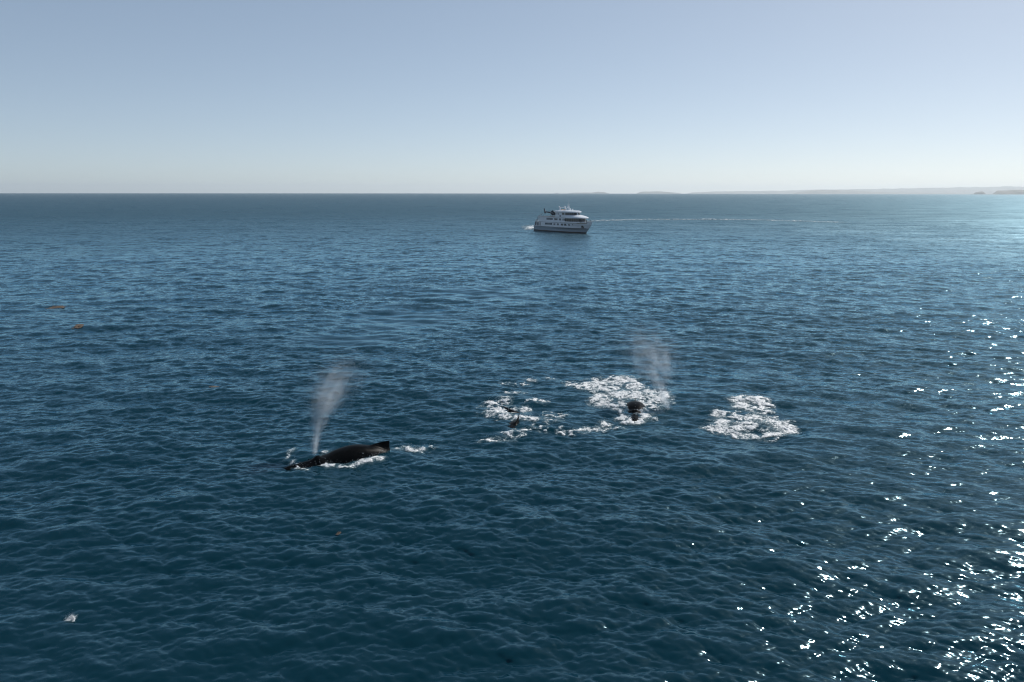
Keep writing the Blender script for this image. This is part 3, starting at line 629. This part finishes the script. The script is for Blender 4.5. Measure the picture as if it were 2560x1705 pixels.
# hull: stations by height, raked stem, slightly raked transom, flare forward
def stem_x(z): return 20.2 + 5.3 * max(0.0, z / 5.4) ** 0.9
def stern_x(z): return -23.6 + 0.42 * z
def half_b(x, z):
    x0 = 1.5 if z > 2.5 else -3.0
    t = (x - x0) / (stem_x(z) - x0)
    t = min(max(t, 0), 1)
    b = 4.95 - (0.25 if z < 2.6 else 0) - 0.35 * max(0, (0.8 - z))
    p = 1.55 if z < 2.0 else 1.9 if z < 4 else 2.2
    a = max(0.0, min(1.0, (x - stern_x(z)) / 6.0)); b *= 0.93 + 0.07 * a
    return b * (1 - t ** p) ** 0.85 + 0.02
def sheer(x): return 5.35 + 0.75 * max(0, (x - 8) / 17.0) ** 1.5
def hull_side(levels, name, mat, n=46, inset=0.0):
    m = MB()
    rings = []
    for i in range(n + 1):
        u = i / n
        ring = []
        for z in levels:
            zz = sheer(stern_x(z) + (stem_x(z) - stern_x(z)) * u) if z > 5.2 else z
            x = stern_x(z) + (stem_x(z) - stern_x(z)) * u
            ring.append((x, -half_b(x, z) + inset, zz))
        for z in reversed(levels):
            zz = sheer(stern_x(z) + (stem_x(z) - stern_x(z)) * u) if z > 5.2 else z
            x = stern_x(z) + (stem_x(z) - stern_x(z)) * u
            ring.append((x, half_b(x, z) - inset, zz))
        rings.append(ring)
    m.loft(rings, closed=True)
    return m.build(name, mat, SHIP, smooth=False)
hull_side([-1.6, 0.55], 'bottom_plating', BOOT)
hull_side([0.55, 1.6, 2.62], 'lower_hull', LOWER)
hull_upper = hull_side([2.62, 3.6, 4.6, 5.35], 'upper_hull', PAINT)
def strake(z, r, name, x_end=0.93, hb=None):
    m = MB(); n = 40
    hb = hb or half_b
    for sd in (-1, 1):
        pts = []
        for i in range(n + 1):
            x = stern_x(z) + (stem_x(z) * x_end - stern_x(z)) * i / n
            pts.append((x, sd * (hb(x, z) + .02), z))
        m.loft([[(x, y, zz - r), (x, y + sd * .07, zz - r), (x, y + sd * .07, zz + r), (x, y, zz + r)] for x, y, zz in pts])
    return m.build(name, GAP_SHADE, SHIP)
strake(2.62, 0.07, 'rubbing_strake')
strake(5.2, 0.06, 'rubbing_strake', 0.72)

def plan(x0, x1, b, front, n=14, back_round=0.5):
    """deck plan outline: square-ish stern at x0, straight sides, rounded front over the last `front` metres"""
    pts = [(x0, -b * .94), (x0 + back_round, -b)]
    for i in range(n + 1):
        t = i / n * math.pi / 2
        pts.append((x1 - front + front * math.sin(t), -b * math.cos(t) ** 0.75 if i < n else 0.0))
    low = pts[:]
    return low + [(x, -y) for x, y in reversed(low[:-1])]
def slab(outline, z0, z1, name, mat, parent, shrink_top=0.0, cx=0.0):
    m = MB()
    r0 = [(x, y, z0) for x, y in outline]
    r1 = [(cx + (x - cx) * (1 - shrink_top), y * (1 - shrink_top), z1) for x, y in outline]
    m.loft([r0, r1])
    return m.build(name, mat, parent)
# upper deck house, its roof edge, the bridge deck house and the roof
upper = slab(plan(-17.5, 17.6, 4.72, 10.5), 5.36, 7.92, 'upper_deck_house', PAINT, SHIP, 0.012)
slab(plan(-21.6, 18.0, 4.95, 11.0), 5.30, 5.345, 'upper_deck_floor', DECK, SHIP)
helideck = slab(plan(-18.4, 9.0, 5.0, 2.0), 7.94, 8.16, 'helicopter_deck', PAINT, SHIP)
slab(plan(-18.1, 8.6, 4.85, 2.0), 8.165, 8.19, 'landing_pad', DARKM, helideck)
# sloping white brow over the lounge windows
m = MB(); o0 = plan(7.4, 20.0, 5.15, 11.6, 18)
rings = []
for z, k in ((7.80, .965), (7.98, 1.0), (8.30, .985), (8.75, .87), (9.15, .70), (9.45, .52)):
    rings.append([(7.4 + (x - 7.4) * k, y * (k ** .6), z) for x, y in o0])
brow = m.loft(rings).build('lounge_brow', PAINT, SHIP, smooth=False)
bridge = slab(plan(-2.6, 12.2, 4.1, 6.0), 8.17, 10.75, 'bridge_house', PAINT, SHIP, 0.02, 5)
m = MB().loft([[(x, y, z) for x, y in plan(-3.4 , 13.2 + dz, 4.45, 6.6)] for z, dz in ((10.78, -.1), (11.0, .25), (11.35, .1))] + [[(4 + (x - 4) * .86, y * .82, 11.75) for x, y in plan(-3.4, 13.2, 4.45, 6.6)]])
roof = m.build('bridge_roof', PAINT, SHIP)
# bulwark rails of the foredeck and the aft deck
def rail(pts, h, name, parent, step=1.3, post=0.03):
    m = MB()
    for a, b in zip(pts[:-1], pts[1:]):
        A, B = Vector(a), Vector(b); L = (B - A).length; k = max(1, int(L / step))
        for zz in (h, h * .5): m.tube(A + Vector((0, 0, zz)), B + Vector((0, 0, zz)), post, n=5)
        for i in range(k + 1):
            p = A.lerp(B, i / k); m.tube(p, p + Vector((0, 0, h)), post, n=5)
    return m.build(name, STEEL, parent)
for sd in (-1, 1):
    fd = [(x, sd * (half_b(x, 5.35) - .25), sheer(x)) for x in np.linspace(17.5, 24.6, 7)]
    rail(fd, 0.75, 'bow_rail', SHIP)
    rail([(-17.4, sd * 4.7, 8.2), (-3.0, sd * 4.7, 8.2)], 0.55, 'helideck_rail', helideck, 2.4, .025)
    rail([(-21.4, sd * 4.5, 5.36), (-17.6, sd * 4.6, 5.36)], 1.0, 'aft_rail', SHIP, 1.0)
rail([(-21.4, -4.5, 5.36), (-21.4, 4.5, 5.36)], 1.0, 'aft_rail', SHIP, 1.1)
slab([(x, y) for x, y in [(17.0, -4.0), (20.5, -2.6), (24.2, -.5), (24.2, .5), (20.5, 2.6), (17.0, 4.0)]], 5.25, 5.5, 'foredeck', DECK, SHIP)
MB().box(-1.4, 1.4, -.5, .5, -.25, .3).build('anchor_winch', DARKM, SHIP, bevel=.08).location = (21.6, 0, 5.8)
MB().loft([[(25.0, -.35, 5.9), (25.0, .35, 5.9), (25.0, .35, 6.25), (25.0, -.35, 6.25)], [(25.95, -.12, 6.0), (25.95, .12, 6.0), (25.95, .12, 6.35), (25.95, -.12, 6.35)]]).build('bow_roller', PAINT, SHIP)

# windows: every pane a part of its own
def pane(x0, x1, z0, z1, yfun, parent, mat, sd, name='window'):
    """a pane set 2 cm proud of a side wall; yfun(x, z) is the wall's half breadth"""
    v = []
    for dy in (0.0, 0.035):
        for x, z in ((x0, z0), (x1, z0), (x1, z1), (x0, z1)):
            v.append((x, sd * (yfun(x, z) + dy), z))
    m = MB(); m.v = v; m.f = [(0, 1, 2, 3), (4, 7, 6, 5), (0, 4, 5, 1), (1, 5, 6, 2), (2, 6, 7, 3), (3, 7, 4, 0)]
    return m.build(name, mat, parent)
hullside = lambda x, z: half_b(x, z) + 0.0
upside = lambda x, z: 4.72 * (1 - 0.012 * (z - 5.36) / 2.56)
bridgeside = lambda x, z: 4.1 * (1 - 0.02 * (z - 8.17) / 2.58)
main_row = [(-10.9 + i * 1.16, 0.92, GLASS2) for i in range(6)] + [(-2.6, .62, GLASS), (-1.7, .62, GLASS), (0.7, .62, GLASS), (1.65, .62, GLASS), (4.2, .75, GLASS), (5.2, .75, GLASS), (6.7, .75, GLASS), (7.7, .75, GLASS), (8.6, .3, GLASS), (10.4, .8, GLASS), (13.2, .6, GLASS)]
up_row = [(-9.8 + i * 1.0, .82, GLASS2) for i in range(6)] + [(-2.3 + i * 1.02, .8, GLASS) for i in range(3)] + [(2.2, .62, GLASS), (3.2, .62, GLASS), (5.4, .75, GLASS), (6.5, .75, GLASS)]
for sd in (-1, 1):
    for x, w, mt in main_row:
        small = w < .4
        pane(x, x + w, 3.75 if not small else 3.75, 4.75 if not small else 4.1, hullside, hull_upper, mt, sd)
    for x, w, mt in up_row:
        pane(x, x + w, 6.45, 7.45, upside, upper, mt, sd)
    for x, w in ((-1.0, .45), (.6, .45), (4.0, .9), (5.05, .9)):
        pane(x, x + w, 9.5, 10.55, bridgeside, bridge, GLASS, sd)
    # doors and openings towards the stern
    for x, w in ((-21.2, 1.5), (-18.8, 1.4), (-16.2, .8)):
        pane(x, x + w, 2.95, 4.85, hullside, hull_upper, DARKM, sd, 'side_opening')
    # oval emblem on the bridge deck side
    e = MB(); a = [(2.4 + .75 * math.cos(t), .36 * math.sin(t)) for t in np.linspace(0, 2 * math.pi, 20, endpoint=False)]
    e.loft([[(x, sd * (bridgeside(x, 8.8 + z) + .02), 8.8 + z) for x, z in a], [(x, sd * (bridgeside(x, 8.8 + z) + .06), 8.8 + z) for x, z in a]])
    e.build('oval_emblem', GOLD, bridge)
    # hawse pocket with the anchor
    hx, hz = 19.6, 3.3
    c = MB(); b = [(hx + .75 * math.cos(t), hz + .8 * math.sin(t)) for t in np.linspace(0, 2 * math.pi, 16, endpoint=False)]
    c.loft([[(x, sd * (half_b(x, z) - .15), z) for x, z in b], [(x, sd * (half_b(x, z) + .05), z) for x, z in b]])
    c.build('anchor_pocket', DARKM, hull_upper)
    # ship's name forward: small raised white strokes, too small to read
    for i, (x, w, h) in enumerate([(13.9 + k * .62, .38, .42 + .1 * ((k * 7) % 3)) for k in range(5)] + [(18.0, .3, .45), (18.6, .3, .45)]):
        pane(x, x + w, 4.75, 4.75 + h * .8, lambda x, z: half_b(x, z) + .02, hull_upper, new_mat('name_white', (.85, .85, .83), .4) if i == 0 and sd < 0 else bpy.data.materials['name_white'], sd, 'name_letter')

# curved window bands: lounge below the brow, wheelhouse below the roof; each pane its own piece
def curved_panes(x0, x1, b, front, z0, z1, parent, mat, count, lean0, lean1, t_start=0.02, gap=0.10, proud=1.012):
    """panes along the rounded front; lean = plan scale at z0 and z1"""
    cx = 5.0
    def P(t, k, z):
        x = x1 - front + front * math.sin(t); y = b * math.cos(t) ** 0.75 if math.cos(t) > 1e-6 else 0.0
        return x, y, k, z
    for sd in (-1, 1):
        for i in range(count):
            ta = (t_start + (1 - t_start) * (i + gap / 2) / count) * math.pi / 2; tb = (t_start + (1 - t_start) * (i + 1 - gap / 2) / count) * math.pi / 2
            m = MB(); rings = []
            for t in np.linspace(ta, tb, 4):
                x, y, _, _ = P(t, 1, z0)
                r = []
                for (k, z) in ((lean0, z0), (lean1, z1)):
                    r.append((cx + (x - cx) * k * proud, sd * y * k * proud + sd * .01, z))
                for (k, z) in ((lean1, z1), (lean0, z0)):
                    r.append((cx + (x - cx) * k * .985, sd * y * k * .985, z))
                rings.append(r)
            m.loft(rings).build('window', mat, parent)
curved_panes(17.6, 17.6, 4.72, 10.5, 6.05, 7.6, upper, GLASS, 9, 1.0, .992)
curved_panes(12.2, 12.2, 4.1, 6.0, 9.45, 10.65, bridge, GLASS, 7, 1.0, .985)
for sd in (-1, 1):      # white pillar at the corner of the wheelhouse wing
    MB().tube((7.2, sd * 4.25, 8.2), (6.9, sd * 4.25, 10.8), .14, .10).build('wing_pillar', PAINT, bridge)
MB().loft([[(12.0, -.5, 9.3), (13.6, -.35, 8.9), (13.6, .35, 8.9), (12.0, .5, 9.3)], [(12.0, -.2, 10.7), (12.4, -.15, 10.7), (12.4, .15, 10.7), (12.0, .2, 10.7)]]).build('centre_pillar', PAINT, bridge)

# mast, radar arch, domes, antennae
mast = MB()
for sd in (-1, 1):
    mast.tube((3.0, sd * 1.1, 11.7), (4.2, sd * .35, 14.2), .13, .08)
    mast.tube((5.2, sd * 1.0, 11.7), (4.3, sd * .35, 14.2), .11, .07)
for z in (12.5, 13.3, 14.1): mast.box(3.3 + (z - 12) * .4, 4.6, -1.1 + (z - 12) * .3, 1.1 - (z - 12) * .3, z, z + .07)
mast = mast.build('mast', PAINT, SHIP)
m = MB().tube((4.2, 0, 14.2), (4.2, 0, 18.4), .06, .03)
for z, w in ((14.9, .9), (15.7, .8), (16.5, .6), (17.4, .45)): m.tube((4.2, -w, z), (4.2, w, z), .03, n=5); m.tube((4.2, -w, z), (4.2, -w, z + .35), .03, n=5); m.tube((4.2, w, z), (4.2, w, z + .35), .03, n=5)
m.build('antenna_pole', STEEL, mast)
def dome(x, y, z, r, parent, name='satellite_dome'):
    bm = bmesh.new(); bmesh.ops.create_uvsphere(bm, u_segments=16, v_segments=10, radius=r)
    for v in bm.verts:
        if v.co.z < -r * .35: v.co.z = -r * .35 - (v.co.z + r * .35) * .0 - r * .25 * (1 if v.co.z < -r * .8 else 0)
    me = bpy.data.meshes.new(name); bm.to_mesh(me); bm.free()
    o = link(name, me, PAINT, parent, True); o.location = (x, y, z); return o
dome(4.9, -.9, 14.0, .42, mast); dome(6.2, -.6, 12.3, .62, mast); dome(6.0, 1.4, 12.1, .5, mast)
MB().box(-.9, .9, -.12, .12, -.1, .1).build('radar_scanner', PAINT, mast).location = (4.6, 0, 14.75)
arch = MB()
for sd in (-1, 1):
    arch.loft([[(x, sd * 1.9 - .12, z), (x + w, sd * 1.9 - .12, z), (x + w, sd * 1.9 + .12, z), (x, sd * 1.9 + .12, z)] for x, w, z in ((-1.4, 1.5, 11.5), (-1.5, 1.1, 12.6), (-1.9, .9, 13.5), (-2.6, .8, 14.1))])
arch.box(-2.0, -1.3, -1.9, 1.9, 13.25, 13.45)
arch.build('exhaust_arch', PAINT, SHIP)
MB().box(-1.0, 1.0, -1.2, 1.2, -.35, .3).build('roof_locker', TAN, roof, bevel=.1).location = (-1.4, 0, 12.0)
for sd in (-1, 1):
    MB().tube((12.6, sd * 1.6, 11.3), (12.6, sd * 1.6, 12.6), .05, .03).build('whip_antenna', PAINT, roof)
    MB().tube((-16.8, sd * 4.2, 8.2), (-16.8, sd * 4.2, 11.8), .05, .02).build('flag_staff', STEEL, helideck)
# aft deck: stairs, crane, overhead posts
for sd in (-1, 1):
    st = MB()
    for k in range(9): st.box(-20.6 + k * .3, -20.3 + k * .3, sd * 4.1 - .45, sd * 4.1 + .45, 5.4 + k * .28, 5.48 + k * .28)
    st.tube((-20.8, sd * 4.5, 5.6), (-18.0, sd * 4.5, 8.6), .05); st.tube((-20.8, sd * 3.7, 5.6), (-18.0, sd * 3.7, 8.6), .05)
    st.build('aft_stair', DARKM, SHIP)
    MB().tube((-18.0, sd * 4.7, 5.36), (-18.0, sd * 4.7, 7.95), .12).build('deck_post', PAINT, SHIP)
cr = MB().tube((-20.2, -2.2, 5.36), (-20.2, -2.2, 8.6), .18, .14).tube((-20.2, -2.2, 8.5), (-17.6, -2.0, 9.6), .11, .08)
cr.build('deck_crane', DARKM, SHIP)
MB().box(-2.4, 2.4, -.75, .75, -.2, .35).build('tender_boat', PAINT, SHIP, bevel=.15).location = (-19.6, 1.6, 5.9)

# ------------------------------------------------------------------ helicopter on the deck (its own thing)
hm = SHIP.matrix_basis.copy() @ Matrix.Translation((-11.0, 0.3, 8.19)) @ Matrix.Rotation(R(4), 4, 'Z')
hel = bpy.data.objects.new('helicopter', None); C.objects.link(hel)
SHIP_MW = Matrix.Translation(SHIP.location) @ Matrix.Rotation(SHIP.rotation_euler.z, 4, 'Z')
hel.matrix_world = SHIP_MW @ Matrix.Translation((-11.0, 0.3, 8.19)) @ Matrix.Rotation(R(4), 4, 'Z')
tag(hel, 'dark blue helicopter parked on the aft deck of the ship', 'helicopter')
def ring(x, cy, cz, ry, rz, n=16, p=1.0): return [(x, cy + ry * math.copysign(abs(math.cos(t)) ** p, math.cos(t)), cz + rz * math.copysign(abs(math.sin(t)) ** p, math.sin(t))) for t in [2 * math.pi * i / n for i in range(n)]]
fus = MB().loft([ring(2.55, 0, 1.35, .12, .12), ring(2.4, 0, 1.35, .5, .45), ring(1.9, 0, 1.45, .85, .8), ring(1.0, 0, 1.6, 1.0, 1.05), ring(0, 0, 1.7, 1.0, 1.1), ring(-.9, 0, 1.85, .85, .9), ring(-1.7, 0, 2.05, .55, .55), ring(-2.3, 0, 2.15, .34, .32)]).build('fuselage', BLUE, hel, True)
MB().loft([ring(2.48, 0, 1.55, .3, .3), ring(2.05, 0, 1.72, .78, .66), ring(1.2, 0, 1.88, 1.03, .86), ring(.95, 0, 1.9, 1.02, .86)]).build('windscreen', GLASS, fus, True)
boom = MB().loft([ring(-2.2, 0, 2.15, .44, .44), ring(-5.2, 0, 2.3, .34, .36), ring(-7.0, 0, 2.4, .28, .30)]).build('tail_boom', BLUE, hel, True)
MB().loft([[(-6.4, -.13, 1.5), (-6.4, .13, 1.5), (-7.2, .13, 1.5), (-7.2, -.13, 1.5)], [(-6.0, -.17, 2.3), (-6.0, .17, 2.3), (-7.5, .17, 2.4), (-7.5, -.17, 2.4)], [(-6.9, -.08, 3.2), (-6.9, .08, 3.2), (-7.7, .08, 3.2), (-7.7, -.08, 3.2)], [(-7.3, -.05, 4.3), (-7.3, .05, 4.3), (-8.1, .05, 4.3), (-8.1, -.05, 4.3)]]).build('tail_fin', BLUE, boom)
MB().box(-5.6, -5.0, -1.2, 1.2, 2.28, 2.36).build('tailplane', BLUE, boom, bevel=.02)
MB().tube((-6.75, -.2, 2.35), (-6.75, .2, 2.35), .5, n=18).build('tail_rotor_duct', DARKM, boom)
mst = MB().loft([ring(.9, 0, 2.7, .3, .2), ring(.2, 0, 2.85, .45, .35), ring(-1.3, 0, 2.7, .35, .25)]).build('engine_cowling', BLUE, hel, True)
hub = MB().tube((0, 0, 2.8), (0, 0, 3.35), .1).tube((0, 0, 3.2), (0, 0, 3.4), .28, n=12).build('rotor_hub', DARKM, hel)
for k in range(3):
    bl = MB().loft([[(.25, -.12, 0), (.25, .12, 0), (.25, .12, .04), (.25, -.12, .04)], [(5.2, -.14, -.14), (5.2, .14, -.14), (5.2, .14, -.11), (5.2, -.14, -.11)]]).build('rotor_blade', DARKM, hub)
    bl.location = (0, 0, 3.32); bl.rotation_euler = (0, 0, R(22 + 120 * k))
for sd in (-1, 1):
    sk = MB().tube((-1.5, sd * 1.05, .06), (1.9, sd * 1.05, .06), .06).tube((1.9, sd * 1.05, .06), (2.3, sd * 1.05, .3), .06, .03)
    sk.tube((-.9, sd * 1.05, .06), (-.9, sd * .55, 1.0), .05).tube((1.0, sd * 1.05, .06), (1.0, sd * .55, .8), .05)
    sk.build('skid', DARKM, hel)

# ------------------------------------------------------------------ people at the bow rail
def person_mesh(name, arm_up):
    me = bpy.data.meshes.new(name)
    J = [(0, 0, .93), (0, .0, 1.15), (0, .0, 1.40), (0, .02, 1.52), (0, .03, 1.62), (0, .03, 1.74),      # pelvis, waist, chest, neck, chin, crown
         (.10, 0, .88), (.12, .02, .48), (.12, -.02, .08), (.12, .14, .04), (-.10, 0, .88), (-.13, .0, .48), (-.13, -.04, .08), (-.13, .12, .04),
         (.20, 0, 1.40), (.27, .06, 1.13), (.22, .28, 1.05 if not arm_up else 1.30), (.21, .36, 1.06 if not arm_up else 1.38),
         (-.20, 0, 1.40), (-.27, .04, 1.13), (-.22, .26, 1.04), (-.21, .34, 1.05)]
    E = [(0, 1), (1, 2), (2, 3), (3, 4), (4, 5), (0, 6), (6, 7), (7, 8), (8, 9), (0, 10), (10, 11), (11, 12), (12, 13), (2, 14), (14, 15), (15, 16), (16, 17), (2, 18), (18, 19), (19, 20), (20, 21)]
    rad = [.15, .14, .17, .06, .09, .10, .10, .075, .05, .045, .10, .075, .05, .045, .075, .055, .045, .04, .075, .055, .045, .04]
    me.from_pydata(J, E, []); me.update()
    o = bpy.data.objects.new(name + '_rig', me); C.objects.link(o)
    sm = o.modifiers.new('skin', 'SKIN')
    for v, r in zip(me.skin_vertices[0].data, rad): v.radius = (r, r * .85)
    me.skin_vertices[0].data[0].use_root = True
    sb = o.modifiers.new('sub', 'SUBSURF'); sb.levels = 1; sb.render_levels = 1
    dg = bpy.context.evaluated_depsgraph_get()
    out = bpy.data.meshes.new_from_object(o.evaluated_get(dg)); out.name = name
    bpy.data.objects.remove(o); bpy.data.meshes.remove(me)
    return out
def clothes(name, top, legs, skin=(.35, .22, .16)):
    m = bpy.data.materials.new(name); m.use_nodes = True; nt = m.node_tree
    tc = nt.nodes.new('ShaderNodeTexCoord'); sx = nt.nodes.new('ShaderNodeSeparateXYZ'); nt.links.new(tc.outputs['Object'], sx.inputs[0])
    r = nt.nodes.new('ShaderNodeValToRGB'); r.color_ramp.interpolation = 'CONSTANT'; e = r.color_ramp.elements
    e[0].position = 0; e[0].color = (*legs, 1); e[1].position = .50; e[1].color = (*top, 1)
    x = e.new(.79); x.color = (*skin, 1); x = e.new(.87); x.color = (.03, .02, .015, 1)
    d = nt.nodes.new('ShaderNodeMath'); d.operation = 'DIVIDE'; d.inputs[1].default_value = 1.9; nt.links.new(sx.outputs['Z'], d.inputs[0]); nt.links.new(d.outputs[0], r.inputs[0])
    nt.links.new(r.outputs[0], nt.nodes['Principled BSDF'].inputs['Base Color']); nt.nodes['Principled BSDF'].inputs['Roughness'].default_value = .8
    return m
PM = [person_mesh('person', False), person_mesh('person_pointing', True)]
CL = [clothes('navy_clothes', (.02, .03, .06), (.03, .03, .04)), clothes('grey_clothes', (.06, .06, .07), (.02, .02, .03)), clothes('dark_red_clothes', (.09, .02, .02), (.03, .03, .05))]
for i, (x, y, rz, k, c, lab) in enumerate([
        (18.9, -2.9, -150, 0, 0, 'person in navy nearest the lounge windows, standing on the foredeck'),
        (19.5, -2.3, -140, 0, 1, 'person in grey leaning on the ship rail, second from the lounge'),
        (21.2, -2.05, -160, 1, 0, 'person in navy pointing seaward beside the anchor winch'),
        (22.6, -1.5, -120, 0, 2, 'person in dark red standing at the bow rail beyond the winch'),
        (23.6, 0.4, -90, 0, 1, 'person in grey standing foremost at the bow')]):
    o = bpy.data.objects.new('person', PM[k].copy()); C.objects.link(o)
    o.data.materials.clear(); o.data.materials.append(CL[c])
    o.matrix_world = SHIP_MW @ Matrix.Translation((x, y, 5.51)) @ Matrix.Rotation(R(rz), 4, 'Z')
    tag(o, lab, 'person', 'people on the foredeck')

# ------------------------------------------------------------------ haze
def build_haze():
    bm = bmesh.new()
    bmesh.ops.create_cube(bm, size=1.0)
    for v in bm.verts:
        v.co = Vector((v.co.x * 70000, (v.co.y + 0.5) * 37500 - 1500, -75 + (v.co.z + 0.5) * 330))
    me = bpy.data.meshes.new('haze'); bm.to_mesh(me); bm.free()
    m = bpy.data.materials.new('haze_air'); m.use_nodes = True
    nt = m.node_tree; nt.nodes.remove(nt.nodes['Principled BSDF'])
    v = nt.nodes.new('ShaderNodeVolumePrincipled')
    v.inputs['Color'].default_value = (0.90, 0.965, 1.0, 1)
    v.inputs['Density'].default_value = 4.3e-5
    v.inputs['Anisotropy'].default_value = 0.35
    nt.links.new(v.outputs['Volume'], nt.nodes['Material Output'].inputs['Volume'])
    h = link('haze', me, m); tag(h, kind='stuff')
build_haze()
